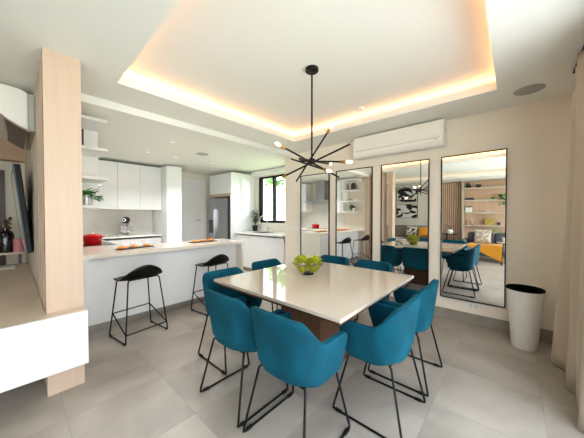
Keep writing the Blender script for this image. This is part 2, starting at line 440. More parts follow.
# closed cupboard further along + hood
t = thing('side_cupboard', 'white cupboard on the side wall between open shelves and extractor hood', 'cupboard', (0, 0, 0))
obj('carcass', bx(.376, .72, 4.01, 4.38, 1.42, 2.42), M['gloss'], t)
obj('door', bx(.72, .74, 4.01, 4.38, 1.42, 2.42), M['gloss'], t, bevel=.002)
t = thing('corner_cupboard', 'white cupboard on the side wall between extractor hood and back corner', 'cupboard', (0, 0, 0))
obj('carcass', bx(.376, .72, 5.38, 6.04, 1.47, 2.42), M['gloss'], t)
obj('door', bx(.72, .74, 5.38, 6.04, 1.47, 2.42), M['gloss'], t, bevel=.002)
t = thing('extractor_hood', 'stainless steel chimney extractor hood above the hob, seen in the mirror', 'hood', (0, 0, 0))
obj('chimney', bx(.376, .66, 4.66, 5.02, 1.83, 2.49), M['steel'], t, bevel=.003)
obj('canopy', bx(.376, .86, 4.41, 5.34, 1.76, 1.83), M['steel'], t, bevel=.004)
struct('trim_8', bx(.374, .382, 4.1, 6.58, ZC, 1.75), M['splash'])

# sink run
t = thing('sink_counter', 'white counter with inset sink below the black framed kitchen window', 'kitchen counter', (0, 0, 0))
wt = B(); ya, yb = 3.56, 5.2; X0, X1 = 3.68, 4.345; ZS = .93
box(wt, X0, X1, ya, 4.25, ZS-.035, ZS); box(wt, X0, X1, 4.75, yb, ZS-.035, ZS); box(wt, X0, 3.86, 4.25, 4.75, ZS-.035, ZS); box(wt, 4.2, X1, 4.25, 4.75, ZS-.035, ZS)
obj('worktop', wt, M['quartzw'], t)
obj('base', bx(3.75, 4.345, ya, yb, .1, .70), M['satin'], t)
for a_, b_ in ((3.56, 4.1), (4.105, 4.65), (4.655, 5.2)): obj('door', bx(3.73, 3.75, a_, b_, .1, .86), M['satin'], t, bevel=.002)
obj('kickboard', bx(3.79, 4.345, ya, yb, 0, .1), M['kick'], t)
sk = B(); 
box(sk, 3.86, 3.872, 4.25, 4.75, .72, ZS+.003); box(sk, 4.188, 4.2, 4.25, 4.75, .72, ZS+.003); box(sk, 3.872, 4.188, 4.25, 4.262, .72, ZS+.003); box(sk, 3.872, 4.188, 4.738, 4.75, .72, ZS+.003); box(sk, 3.86, 4.2, 4.25, 4.75, .71, .72)
obj('sink', sk, M['steel'], t, label='stainless steel sink')
fc = B(); pts = [(4.25, 4.62, ZS+.001), (4.25, 4.62, ZS+.30)]
for i in range(1, 13):
    a_ = PI*i/12; pts.append((4.25-.1+.1*math.cos(a_), 4.62+.06*i/12, ZS+.30+.1*math.sin(a_)))
pts.append((4.05, 4.68, ZS+.22))
tube(fc, pts, .012, 10)
f = thing('kitchen_tap', 'chrome swan neck kitchen tap in front of the window', 'tap', (0, 0, 0))
obj('spout', fc, M['chrome'], f, smooth=True)
fb = B(); lathe(fb, [(.028, 0), (.028, .012), (.02, .02), (.02, .09), (.015, .1)], (4.25, 4.62, ZS+.001)); obj('base', fb, M['chrome'], f, smooth=True)
fl = B(); rod(fl, (4.25, 4.61, ZS+.07), (4.22, 4.51, ZS+.1), .008); obj('lever', fl, M['chrome'], f, smooth=True)

# fridge housing & fridge (front faces -X)
t = thing('fridge_surround', 'tall white gloss panel and overhead cupboard framing the steel fridge', 'cabinet', (0, 0, 0))
obj('side_panel', bx(3.60, 4.345, 5.215, 5.255, 0, 2.41), M['gloss'], t, bevel=.002)
obj('upper_cupboard', bx(3.64, 4.345, 5.255, 6.26, 1.9, 2.40), M['gloss'], t)
obj('door', bx(3.61, 3.64, 5.258, 6.26, 1.9, 2.41), M['gloss'], t, bevel=.002)
obj('filler_strip', bx(3.66, 4.345, 5.255, 6.26, 1.83, 1.9), M['oak'], t, label='pale wood strip above the fridge')
t = thing('fridge', 'stainless steel double door fridge set in the white tall unit', 'fridge', (0, 0, 0))
obj('body', bx(3.72, 4.33, 5.43, 6.40, .02, 1.79), M['steeldk'], t)
dr = obj('door', bx(3.64, 3.72, 5.46, 6.01, .06, 1.79), M['steel'], t, bevel=.006)
hd = B(); box(hd, 3.60, 3.625, 5.985, 6.005, .6, 1.5); box(hd, 3.62, 3.642, 5.985, 6.005, .6, .64); box(hd, 3.62, 3.642, 5.985, 6.005, 1.46, 1.5); obj('handle', hd, M['chrome'], dr)
dl = obj('door', bx(3.64, 3.72, 6.03, 6.40, .06, 1.79), M['steel'], t, bevel=.006)
obj('dispenser', bx(3.632, 3.642, 6.12, 6.33, .86, 1.22), M['steeldk'], dl)
hd = B(); box(hd, 3.60, 3.625, 6.04, 6.06, .6, 1.5); box(hd, 3.62, 3.642, 6.04, 6.06, .6, .64); box(hd, 3.62, 3.642, 6.04, 6.06, 1.46, 1.5); obj('handle', hd, M['chrome'], dl)

# plant on the sink counter
t = thing('potted_plant', 'small leafy plant in a dark pot beside the kitchen window', 'plant', (4.22, 5.06, ZS+.001))
pb = B(); lathe(pb, [(0, 0), (.055, 0), (.075, .15), (.068, .15), (.064, .13), (0, .13)]); obj('pot', pb, M['black'], t, smooth=True)
sb = B(); fo = B(); rnd = random.Random(5)
for i in range(7):
    a_ = rnd.random()*6.28; tip = Vector((math.cos(a_)*.08, math.sin(a_)*.07, rnd.uniform(.3, .48)))
    tube(sb, [(0, 0, .13), tip*.5+Vector((0, 0, .08)), tip], .005, 5)
    for j in range(16):
        k_ = rnd.uniform(.45, 1.05); p = tip*k_+Vector((0, 0, .05))
        leafquad(fo, p, (rnd.uniform(-1, 1), rnd.uniform(-1, 1), rnd.uniform(-.3, .6)), rnd.uniform(.06, .075), .05)
obj('stem', sb, M['stem'], t); obj('foliage', fo, M['leafdk'], t)

# herbs on the lowest open shelf
t = thing('herb_pot', 'green herb in a grey ribbed pot on the lowest open shelf', 'plant', (.57, 3.7, 1.4585))
pb = B(); lathe(pb, [(0, 0), (.06, 0), (.063, .02), (.06, .04), (.063, .06), (.06, .08), (.065, .12), (.058, .12), (.055, .1), (0, .1)]); obj('pot', pb, M['glasspot'], t, smooth=True)
fo = B(); rnd = random.Random(9)
for i in range(70):
    a_ = rnd.random()*6.28; r_ = rnd.uniform(0, .1)
    leafquad(fo, (math.cos(a_)*r_*.6, math.sin(a_)*r_*.6, .1+rnd.uniform(0, .07)), (math.cos(a_), math.sin(a_), rnd.uniform(-.3, .8)), rnd.uniform(.05, .09), .06)
for i in range(22):
    a_ = rnd.uniform(-.5, .6); leafquad(fo, (.07+rnd.uniform(0, .04), -.02+rnd.uniform(-.04, .04), .085+rnd.uniform(-.02, .03)), (math.cos(a_), math.sin(a_), rnd.uniform(-.4, .3)), .055, .045)
obj('foliage', fo, M['leaf'], t)
# dark cookbook pair, bowls on shelves (seen in the second mirror)
bk = B(); box(bk, .40, .555, 3.68, 3.72, 2.1055, 2.33); tag(obj('cookbook', bk, M['slate'], bevel=.002), 'dark spined cookbook upright on the upper open shelf, nearer the fins', 'book', 'cookbooks on the open shelf')
bk = B(); box(bk, .40, .555, 3.725, 3.765, 2.1055, 2.31); tag(obj('cookbook', bk, M['greybook'], bevel=.002), 'grey spined cookbook upright on the upper open shelf beside the dark one', 'book', 'cookbooks on the open shelf')
bb = B(); lathe(bb, [(0, 0), (.04, 0), (.09, .045), (.085, .045), (.038, .008), (0, .008)], (.57, 3.62, 1.7785)); tag(obj('serving_bowl', bb, M['bin'], smooth=True), 'white shallow bowl on the middle open shelf nearer the fins', 'bowl', 'bowls on the open shelf')
bb = B(); lathe(bb, [(0, 0), (.035, 0), (.07, .06), (.065, .06), (.033, .008), (0, .008)], (.57, 3.82, 1.7785)); tag(obj('serving_bowl', bb, M['greige'], smooth=True), 'beige bowl on the middle open shelf beside the white one', 'bowl', 'bowls on the open shelf')

# red casserole on the hob
t = thing('casserole_pot', 'oval red enamel casserole with lid standing on the black hob', 'cooking pot', (.83, 4.9, ZC+.007))
pb = B(); lathe(pb, [(0, 0), (.145, 0), (.16, .02), (.165, .11), (.168, .115)], n=32); obj('body', pb, M['red'], t, smooth=True)
lb = B(); lathe(lb, [(.168, .115), (.17, .125), (.15, .145), (.06, .16), (0, .162)], n=32); ld = obj('lid', lb, M['red'], t, smooth=True)
kb = B(); lathe(kb, [(.0, .158), (.014, .158), (.012, .175), (.024, .18), (.022, .192), (0, .194)]); obj('knob', kb, M['chrome'], ld, smooth=True)
for s in (-1, 1):
    hb = B(); tube(hb, [(s*.155, -.045, .095), (s*.2, -.035, .1), (s*.205, 0, .1), (s*.2, .035, .1), (s*.155, .045, .095)], .011, 8); obj('handle', hb, M['red'], t, smooth=True)
t.rotation_euler.z = math.radians(-30); t.scale = (.74, .74, .88)

# stand mixer
t = thing('stand_mixer', 'black and chrome stand mixer with steel bowl on the back counter', 'mixer', (1.62, 6.22, ZC), math.radians(-25))
mb = B(); prism(mb, [(-.1, -.17), (.1, -.17), (.12, 0), (.1, .12), (-.1, .12), (-.12, 0)], 'z', 0, .035); obj('base', mb, M['chrome'], t, bevel=.008)
mb = B(); prism(mb, [(-.055, .03), (.055, .03), (.045, .12), (-.045, .12)], 'z', .035, .27); obj('column', mb, M['chrome'], t, bevel=.01)
mb = B(); ball(mb, (0, 0, .33), .075, .19, .075); obj('motor_head', mb, M['black'], t, smooth='all')
mb = B(); lathe(mb, [(0, 0), (.038, 0), (.036, .02), (0.02, .022)], n=20)
for v in mb.verts: v.co = Vector((v.co.x, -v.co.z-.17, v.co.y+.335))
obj('hub_cap', mb, M['bin'], t, smooth=True, label='pale round hub on the mixer head')
mb = B(); lathe(mb, [(0, .04), (.06, .04), (.075, .05), (.105, .13), (.112, .2), (.106, .2), (.1, .14), (0, .06)], (0, -.07, 0)); bw = obj('bowl', mb, M['chrome'], t, smooth=True)
mb = B(); tube(mb, [(.1, -.07, .18), (.15, -.07, .17), (.15, -.07, .11), (.09, -.07, .1)], .008); obj('handle', mb, M['chrome'], bw, smooth=True)
mb = B(); rod(mb, (0, -.07, .28), (0, -.07, .15), .018); obj('beater', mb, M['steel'], t, smooth=True)
mb = B(); rod(mb, (-.06, .03, .1), (-.06, .031, .19), .014); obj('speed_lever', mb, M['red'], t, smooth=True, label='red lever')

# platters with pastries on the bar
def platter(x, y, rz, lab, ln):
    bm = B(); box(bm, -ln/2, ln/2, -.06, .06, 0, .012)
    o = obj('slate_platter', bm, M['slate'], bevel=.003); o.location = (x, y, ZC); o.rotation_euler.z = rz
    tag(o, lab, 'serving board', 'slate boards on the bar')
platter(1.09, 3.77, math.radians(12), 'dark slate board of pastries on the bar behind the left stool', .44)
platter(2.08, 3.80, math.radians(2), 'dark slate board of pastries on the bar behind the right stool', .44)
bun = None
buns = [(.93, 3.725, 'left', 'fully visible stool'), (1.08, 3.765, 'middle', 'fully visible stool'), (1.235, 3.805, 'right', 'fully visible stool'),
        (1.93, 3.79, 'left', 'half hidden stool'), (2.075, 3.80, 'middle', 'half hidden stool'), (2.22, 3.805, 'right', 'half hidden stool')]
for i, (x, y, w, st) in enumerate(buns):
    if bun is None:
        bm = B(); ball(bm, (0, 0, .0), .056, .045, .024, 18, 10)
        for v in bm.verts:
            v.co.z = max(v.co.z, -.009)+.009
            v.co.z += .003*math.sin(v.co.x*180) if v.co.z > .004 else 0
        bun = obj('pastry', bm, M['bun'], smooth='all'); o = bun
    else:
        o = bun.copy(); COL.objects.link(o)
    o.location = (x, y, ZC+.0125); o.rotation_euler.z = i*.7
    tag(o, f'orange pastry, {w} of three on the board behind the {st}', 'pastry', 'pastries on the slate boards')
for k_, (x, w) in enumerate(((1.10, 'left'), (1.16, 'right'))):
    gb = B(); lathe(gb, [(0, 0), (.018, 0), (.02, .05), (.012, .06), (.012, .068), (0, .068)], (x, 3.99, ZC), 16)
    tag(obj('salt_shaker', gb, M['bin'], smooth=True), f'tiny white shaker, {w} one of two behind the slate board', 'shaker', 'shakers on the bar')

# bar stools
def make_stool(label):
    t = thing('bar_stool', label, 'stool', (0, 0, 0), 0, 'black bar stools at the breakfast bar')
    bm = B(); nu, nv = 20, 16; G = []
    for j in range(nv+1):
        v = -1+2*j/nv; row = []
        for i in range(nu+1):
            u = -1+2*i/nu
            # square -> disc, superelliptic outline
            x = u*math.sqrt(1-.46*v*v)*.235; y = v*math.sqrt(1-.46*u*u)*.225
            z = .645+.012*u*u
            if v < -.35:
                k_ = (-.35-v)/.65; z += .155*k_**1.15*(1-.55*u*u); y = y*(1-.30*k_)-.012*k_
            if v > .5: z -= .02*((v-.5)/.5)**2
            z += .03*max(0, abs(u)-.5)*max(0, .6-abs(v))
            row.append(bm.verts.new((x, y, z)))
        G.append(row)
    for j in range(nv):
        for i in range(nu): bm.faces.new((G[j][i], G[j][i+1], G[j+1][i+1], G[j+1][i]))
    o = obj('seat', bm, M['blackm'], t, smooth='all')
    md = o.modifiers.new('s', 'SOLIDIFY'); md.thickness = .012; md.offset = -1
    for s in (-1, 1):
        lb = B(); r_ = .0075
        tube(lb, [(s*.15, .13, .648), (s*.165, .14, .63), (s*.222, .192, .03), (s*.222, .185, .009), (s*.222, .17, .009), (s*.222, -.175, .009), (s*.222, -.19, .012), (s*.222, -.194, .03), (s*.165, -.125, .63), (s*.15, -.115, .65)], r_, 8)
        lg = obj('leg', lb, M['black'], t, smooth=True)
        for y in (.165, -.165):
            g = B(); rod(g, (s*.222, y-.016, .009), (s*.222, y+.016, .009), .012); obj('foot_pad', g, M['blackm'], lg, smooth=True)
    for y in (.13, -.115): obj('seat_support', rod(B(), (-.15, y, .648), (.15, y, .648), .0075), M['black'], t, smooth=True)
    fb = B(); a_, b_, c_, d_ = (-.2, .172, .25), (.2, .172, .25), (.216, -.185, .1), (-.216, -.185, .1)
    for p, q in ((a_, b_), (b_, c_), (c_, d_), (d_, a_)): rod(fb, p, q, .0065)
    obj('footrest', fb, M['black'], t, smooth=True)
    return t
st = make_stool('black bar stool on the left, standing alone before the breakfast bar')
st.location = (.955, 3.195, 0); st.rotation_euler.z = math.radians(8)
dup(st, (1.92, 3.25, 0), math.radians(7), 'black bar stool partly hidden behind a teal chair at the breakfast bar')

# ------------------------------------------------------------------ oak fins, console, television, air conditioner
fins = [(2.567, 2.69), (2.80, 2.90), (3.02, 3.12), (3.25, 3.35)]
labs = ['pale oak fin, the front one, rising through the end of the white console', 'second pale oak fin, directly behind the front fin',
        'third pale oak fin, between second fin and the fin by the wall', 'rearmost pale oak fin, next to the television wall']
for (a_, b_), lb in zip(fins, labs):
    o = obj('wooden_fin', bx(.159, .374, a_, b_, 0, HC), M['oak'], bevel=.002); tag(o, lb, 'wooden post', 'oak fins of the room divider')
t = thing('media_console', 'long white floating media console with a beige top below the television', 'console', (0, 0, 0))
cb = B(); box(cb, -.42, .155, 2.555, 5.6, .212, .592); obj('body', cb, M['satin'], t)
obj('front_panel', bx(-.42, .381, 2.445, 2.4655, .209, .617), M['satin'], t, bevel=.002)
cp = B(); box(cp, .155, .378, 2.4655, 2.563, .212, .592); box(cp, -.42, .155, 2.4655, 2.555, .212, .592); obj('end_box', cp, M['satin'], t)
tb = B(); prism(tb, [(-.42, 2.466), (.378, 2.466), (.378, 2.5645), (.155, 2.5645), (.155, 5.6), (-.42, 5.6)], 'z', .6, .618); obj('top', tb, M['oaktop'], t)
pp = B(); box(pp, -.12, .02, 5.1, 5.35, .6182, .632); tag(obj('notebook', pp, M['paper'], bevel=.002), 'white notebook lying on the far end of the media console', 'book')

t = thing('television', 'large wall mounted flat television tilted down, seen edge on', 'television', (.05, 4.02, .925))
# local: y along width, z height; screen faces -x
L_, Hh, Tk = 1.62, .98, .05
obj('body', bx(0, Tk, 0, L_, 0, Hh), M['black'], t, bevel=.012)
fb = B(); box(fb, -.006, .004, -.004, .012, 0, Hh); box(fb, -.006, .012, L_-.012, L_+.004, 0, Hh); box(fb, -.006, .012, .012, L_-.012, -.004, .012); box(fb, -.006, .012, .012, L_-.012, Hh-.012, Hh+.004)
obj('bezel', fb, M['tvbezel'], t)
obj('screen', bx(-.004, .002, .012, L_-.012, .012, Hh-.012), M['tvscreen'], t)
t.rotation_euler = (0, math.radians(-5.2), math.radians(.5))
t.location = (.104, 4.02, .925)

t = thing('mounted_air_conditioner', 'white wall air conditioner with mirrored underside above the television', 'air conditioner', (0, 0, 0))
prof = [(.112, 2.15), (.112, 2.50), (.075, 2.52), (-.06, 2.53), (-.115, 2.505), (-.135, 2.44), (-.13, 2.35), (-.09, 2.285), (-.02, 2.225), (.05, 2.18)]
ab = B(); prism(ab, prof, 'y', 3.43, 4.42); obj('front_cover', ab, M['acwhite'], t, bevel=.012)
ab = B(); box(ab, .112, .159, 3.435, 4.415, 2.15, 2.50); obj('chassis', ab, M['acgrey'], t, bevel=.012, label='grey chassis at the wall')
ab = B(); prism(ab, [(.158, 2.146), (.105, 2.147), (.05, 2.174), (-.02, 2.219), (-.09, 2.279), (-.125, 2.335), (-.132, 2.33), (-.095, 2.272), (-.023, 2.212), (.048, 2.165), (.104, 2.138), (.158, 2.137)], 'y', 3.44, 4.41); obj('lower_panel', ab, M['acmirror'], t, label='glossy lower panel with the brown reflection put into its colour')

# living-room console table under the dark door, with vase and cup
t = thing('console_table', 'slim oak wall table with vase and pink cup in the far living room', 'table', (0, 0, 0))
obj('top', bx(-1.1, .1, 5.62, 5.9, .76, .785), M['oaktop'], t)
for x in (-1.08, .06):
    for y in (5.63, 5.87): obj('leg', bx(x, x+.03, y, y+.02, 0, .76), M['darkwood'], t)
t = thing('glass_vase', 'dark smoky bottle vase holding dried leaves behind the pink cup', 'vase', (-.07, 5.77, .785))
vb = B(); lathe(vb, [(0, 0), (.085, 0), (.09, .02), (.09, .26), (.07, .31), (.04, .335), (.04, .36), (.035, .36), (.03, .33), (0, .3)]); obj('body', vb, M['vase'], t, smooth=True)
fo = B(); sb = B(); rnd = random.Random(4)
for i in range(9):
    a_ = rnd.random()*6.28; tip = Vector((math.cos(a_)*.2, math.sin(a_)*.1, rnd.uniform(.42, .52)))
    tube(sb, [(0, 0, .33), tip*.5+Vector((0, 0, .2)), tip], .004, 5)
    for j in range(6): leafquad(fo, tip*rnd.uniform(.75, 1)+Vector((0, 0, .02)), (math.cos(a_), math.sin(a_), rnd.uniform(-.3, .6)), .08, .04)
M['drygreen'] = mat('olive_dried_leaf', '#75672f', .7, noise=((30, 30, 30), .4))
obj('leaves', fo, M['drygreen'], t); obj('stem', sb, M['stem'], t)
cb = B(); lathe(cb, [(0, 0), (.055, 0), (.058, .2), (.052, .2), (.05, .01), (0, .01)], (.06, 5.69, .785)); tag(obj('pink_cup', cb, M['pink'], smooth=True), 'tall pink cylinder cup beside the dark vase', 'cup')
cb = B(); lathe(cb, [(0, 0), (.03, 0), (.035, .07), (0.03, .09), (0, .095)], (-.165, 5.68, .785)); tag(obj('candle_jar', cb, M['brass'], smooth=True), 'small gold candle jar left of the dark vase', 'candle')

# ------------------------------------------------------------------ dining table
t = thing('dining_table', 'square dining table with glossy cream top on a walnut pedestal', 'table', (0, 0, 0))
obj('tabletop', bx(1.248, 2.641, .738, 2.096, .725, .75), M['tabletop'], t, bevel=.003)
tb = B(); box(tb, 1.27, 2.62, .76, 2.075, .70, .725); obj('underframe', tb, M['walnut'], t)
pd = B()
p0 = [(1.70, 1.20), (2.19, 1.20), (2.19, 1.634), (1.70, 1.634)]
lo = [pd.verts.new((x+(-.05 if x < 1.9 else .05), y+(-.03 if y < 1.4 else .03), 0)) for x, y in p0]
hi = [pd.verts.new((x, y, .70)) for x, y in p0]
pd.faces.new(lo[::-1]); pd.faces.new(hi)
for i in range(4): pd.faces.new((lo[i], lo[(i+1) % 4], hi[(i+1) % 4], hi[i]))
obj('pedestal', pd, M['walnut'], t, bevel=.004)

# dining chairs ------------------------------------------------------------
def smooth(a, b, x):
    x = max(0, min(1, (x-a)/(b-a))); return x*x*(3-2*x)
def chair_point(tt, s):
    """outer surface of the tub shell; tt -1..1 along the U, s 0..1 in height"""
    d = abs(tt); sg = 1 if tt >= 0 else -1
    top = .79+(.645-.79)*smooth(.29, .64, d)
    top -= .03*smooth(.95, 1, d)**2
    bot = .395+.015*(1-smooth(.25, .65, d))
    z = bot+(top-bot)*s
    inset = .035*max(0, 1-(z-bot)/.06)**2
    w = .236+(z-.42)*.07-inset; b = -.182-(z-.42)*.12+inset; f = .135+.05*smooth(.42, .6, z)-inset*.5
    rc = min(.135, w-.03)
    flat, arc, st_ = w-rc, rc*PI/2, f-(b+rc)
    Ltot = flat+arc+st_; q = d*Ltot
    if q < flat: x, y = q, b
    elif q < flat+arc:
        a_ = (q-flat)/rc; x, y = w-rc+rc*math.sin(a_), b+rc-rc*math.cos(a_)
    else: x, y = w, b+rc+(q-flat-arc)
    return Vector((sg*x, y, z))
SHELL = -1
def make_chair(label):
    t = thing('dining_chair', label, 'chair', (0, 0, 0), 0, 'teal velvet chairs around the dining table')
    bm = B(); nt_, ns = 56, 14; G = []
    for j in range(ns+1):
        s = j/ns; G.append([bm.verts.new(chair_point(-1+2*i/nt_, s)) for i in range(nt_+1)])
    for j in range(ns):
        for i in range(nt_): bm.faces.new((G[j][i], G[j][i+1], G[j+1][i+1], G[j+1][i]))
    o = obj('backrest', bm, M['teal'], t, smooth='all')
    md = o.modifiers.new('s', 'SOLIDIFY'); md.thickness = .042; md.offset = SHELL; md.use_even_offset = False
    md = o.modifiers.new('b', 'BEVEL'); md.width = .012; md.segments = 3; md.limit_method = 'ANGLE'; md.angle_limit = math.radians(50)
    # seat: rounded slab
    sb = B(); out = []
    N = 40
    def ring(k_, z, top=False):
        vs = []
        for i in range(N):
            a_ = 2*PI*i/N; ca, sa = math.cos(a_), math.sin(a_)
            x = math.copysign(abs(ca)**.55, ca)*.178*k_; y = math.copysign(abs(sa)**.55, sa)*.19*k_+.0
            vs.append(sb.verts.new((x, y, z)))
        return vs
    rs = [ring(.86, .424), ring(.97, .428), ring(1, .44), ring(1, .462), ring(.96, .478), ring(.8, .486), ring(.4, .484)]
    sb.faces.new(rs[0][::-1]); sb.faces.new(rs[-1])
    for a_, b_ in zip(rs, rs[1:]):
        for i in range(N): sb.faces.new((a_[i], a_[(i+1) % N], b_[(i+1) % N], b_[i]))
    obj('seat', sb, M['teal'], t, smooth=True)
    for s in (-1, 1):
        lb = B(); r_ = .0075; x = s*.236
        tube(lb, [(s*.165, -.13, .42), (s*.185, -.15, .40), (x, -.232, .03), (x, -.234, .012), (x, -.22, .0085), (x, .215, .0085), (x, .229, .012), (x, .228, .03), (s*.195, .135, .40), (s*.17, .115, .42)], r_, 8)
        lg = obj('leg', lb, M['black'], t, smooth=True)
        for y in (-.19, .19):
            g = B(); rod(g, (x, y-.02, .0095), (x, y+.02, .0095), .012); obj('foot_pad', g, M['blackm'], lg, smooth=True)
    for y in (-.13, .115): obj('seat_support', rod(B(), (-.165, y, .412), (.165, y, .412), .0075), M['black'], t, smooth=True)
    return t
CH = [
 ((1.170, 1.000), -90, 'teal velvet chair at the very front, its whole back turned to the viewer'),
 ((1.168, 1.527), -90, 'teal velvet chair between the front chair and the bar stools, back to viewer'),
 ((1.42, 2.03), 180, 'teal velvet chair tucked at the table corner nearest the bar stools'),
 ((2.07, 2.10), 180, 'teal velvet chair on the kitchen side, only its back top showing over the table'),
 ((1.712, .700), 0, 'bright teal velvet chair just right of the front chair at the table corner'),
 ((2.270, .700), 0, 'bright teal velvet chair nearest the white bin'),
 ((2.72, 1.265), 90, 'teal velvet chair on the mirror side, nearer the white bin'),
 ((2.72, 1.82), 90, 'teal velvet chair on the mirror side, right behind the flower bowl'),
]
c0 = make_chair(CH[0][2])
for i, (p, rz, lb) in enumerate(CH):
    if i == 0: c0.location = (*p, 0); c0.rotation_euler.z = math.radians(rz)
    else: dup(c0, (*p, 0), math.radians(rz), lb)

# flower bowl
t = thing('wire_bowl', 'black wire bowl in the middle of the dining table', 'bowl', (1.995, 1.563, .75))
bb = B(); lathe(bb, [(0, 0), (.055, 0), (.06, .006), (.06, .018), (.052, .02), (0, .012)]); obj('base', bb, M['black'], t, smooth=True)
wb = B()
for i in range(14):
    a_ = 2*PI*i/14; tube(wb, [(.055*math.cos(a_), .055*math.sin(a_), .015), (.1*math.cos(a_), .1*math.sin(a_), .045), (.135*math.cos(a_), .135*math.sin(a_), .085), (.16*math.cos(a_), .16*math.sin(a_), .12)], .0014, 5)
for r_, z in ((.16, .12),): tube(wb, [(r_*math.cos(2*PI*i/36), r_*math.sin(2*PI*i/36), z) for i in range(36)], .0017, 5, closed=True)
obj('wires', wb, M['black'], t, smooth=True)
fo = B(); rnd = random.Random(2)
for cx_, cy_, cz_, n_, R_ in ((-.042, .045, .105, 800, .082), (.045, -.05, .098, 800, .082)):
    for i in range(n_):
        v = Vector((rnd.gauss(0, 1), rnd.gauss(0, 1), rnd.gauss(0, 1))).normalized()
        p = Vector((cx_, cy_, cz_))+v*R_*rnd.uniform(.55, .95)
        if p.z < .028: p.z = .028+rnd.random()*.02
        rad = math.hypot(p.x, p.y); lim = .05+(p.z-.02)*.8
        if p.z < .12 and rad > lim: p.x *= lim/rad; p.y *= lim/rad
        leafquad(fo, p, v+Vector((rnd.uniform(-.5, .5), rnd.uniform(-.5, .5), .35)), rnd.uniform(.016, .028), .012)
o = obj('flower_heads', fo, M['lime']); o.location = (1.995, 1.563, .75); tag(o, 'mounded yellow green artificial blossoms filling the wire bowl', 'flowers')

# ------------------------------------------------------------------ pendant
hub = Vector((1.905, 1.447, 1.86))
yaw = math.radians(48.26); pit = math.radians(-.92)
fw = Vector((math.sin(yaw)*math.cos(pit), math.cos(yaw)*math.cos(pit), math.sin(pit))); rt = Vector((math.cos(yaw), -math.sin(yaw), 0)); up = rt.cross(fw)
t = thing('pendant_light', 'black sputnik pendant lamp with six glowing bulbs over the table', 'lamp', (1.905, 1.447, ZL))
def loc(p): return p-Vector((1.905, 1.447, ZL))
bb = B(); lathe(bb, [(0, 0), (.062, 0), (.062, -.025), (.055, -.032), (.02, -.034), (.015, -.05), (0, -.05)]); obj('canopy', bb, M['black'], t, smooth=True)
bb = B(); rod(bb, (0, 0, -.03), loc(hub+Vector((0, 0, .0))), .0085); obj('stem', bb, M['black'], t, smooth=True)
bb = B(); c_ = loc(hub); lathe(bb, [(0, -.03), (.03, -.022), (.036, 0), (.03, .022), (0, .03)], c_, 16); obj('hub', bb, M['black'], t, smooth=True)
rods = [((.160, .275, -.14), (-.150, -.175, .14)), ((-.300, .108, -.18), (.30, -.115, .20)), ((.125, -.135, -.28), (-.19, .10, .28)),
        ((-.315, -.132, .12), (.33, .138, -.12)), ((.225, .045, .27), (-.12, -.03, -.27)), ((.325, -.048, -.14), (-.11, .015, .1))]
for e1, e2 in rods:
    j = Vector((random.uniform(-.012, .012), random.uniform(-.012, .012), random.uniform(-.012, .012)))
    P = [c_+j+rt*a_[0]+up*a_[1]+fw*a_[2] for a_ in (e1, e2)]
    d = (P[0]-P[1]).normalized(); Q = P[0]-d*.05
    bb = B(); rod(bb, P[1], Q, .0085); ar = obj('arm', bb, M['black'], t, smooth=True)
    bb = B(); tube(bb, [Q-d*.02, Q+d*.012, Q+d*.03], [.013, .013, .011], 12); obj('socket', bb, M['brass'], ar, smooth=True)
    bb = B(); tube(bb, [Q+d*.03, Q+d*.04, Q+d*.06, Q+d*.075, Q+d*.085], [.007, .011, .0125, .009, .003], 12); obj('bulb', bb, M['bulb'], ar, smooth=True)

# ------------------------------------------------------------------ mirrors
ms = [(2.456, 3.115), (1.662, 2.318), (.864, 1.524), (.07, .723)]
ml = ['tall black framed wall mirror nearest the kitchen, reflecting the extractor hood', 'second tall wall mirror from the kitchen, reflecting the bar stools',
      'third tall wall mirror from the kitchen, reflecting the abstract pictures', 'tall black framed wall mirror nearest the white bin, reflecting the shelves']
for (a_, b_), lb in zip(ms, ml):
    t = thing('framed_mirror', lb, 'mirror', (XM, (a_+b_)/2, .283), 0, 'wall mirrors beside the dining table')
    h_ = (b_-a_)/2; H_ = 2.106-.283; e = .011
    fb = B(); box(fb, -.03, -.001, -h_, -h_+e, 0, H_); box(fb, -.03, -.001, h_-e, h_, 0, H_); box(fb, -.03, -.001, -h_+e, h_-e, 0, e); box(fb, -.03, -.001, -h_+e, h_-e, H_-e, H_)
    obj('frame', fb, M['black'], t)
    obj('glass', bx(-.018, -.004, -h_+e, h_-e, e, H_-e), M['mirror'], t)

# air conditioner on the mirror wall
t = thing('mounted_air_conditioner', 'white split air conditioner mounted above the third and second mirrors', 'air conditioner', (0, 0, 0))
prof = [(XM-.001, 2.235), (XM-.001, 2.555), (3.60, 2.555), (3.563, 2.54), (3.552, 2.50), (3.548, 2.32), (3.552, 2.27), (3.575, 2.235), (3.62, 2.222)]
ab = B(); prism(ab, prof, 'y', .665, 1.893); obj('body', ab, M['acwhite'], t, bevel=.01)
ab = B(); box(ab, 3.545, 3.556, .69, 1.87, 2.335, 2.525); obj('front_panel', ab, M['acwhite'], t, bevel=.004)
ab = B(); prism(ab, [(3.548, 2.275), (3.57, 2.238), (3.566, 2.233), (3.541, 2.272)], 'y', .73, 1.83); obj('air_flap', ab, M['acwhite'], t)
ab = B(); box(ab, 3.546, 3.552, .70, 1.86, 2.318, 2.325); obj('gap_shadow_strip', ab, M['acgrey'], t, label='grey strip standing in for the shadow gap under the front panel')  # solid grey strip colours in the shadow below the front panel
ab = B(); box(ab, 3.60, 3.70, .6625, .668, 2.40, 2.45); obj('side_vent', ab, M['acgrey'], t)
ab = B(); box(ab, 3.5485, 3.5495, .735, .775, 2.30, 2.31); obj('status_light', ab, M['acgrey'], t)

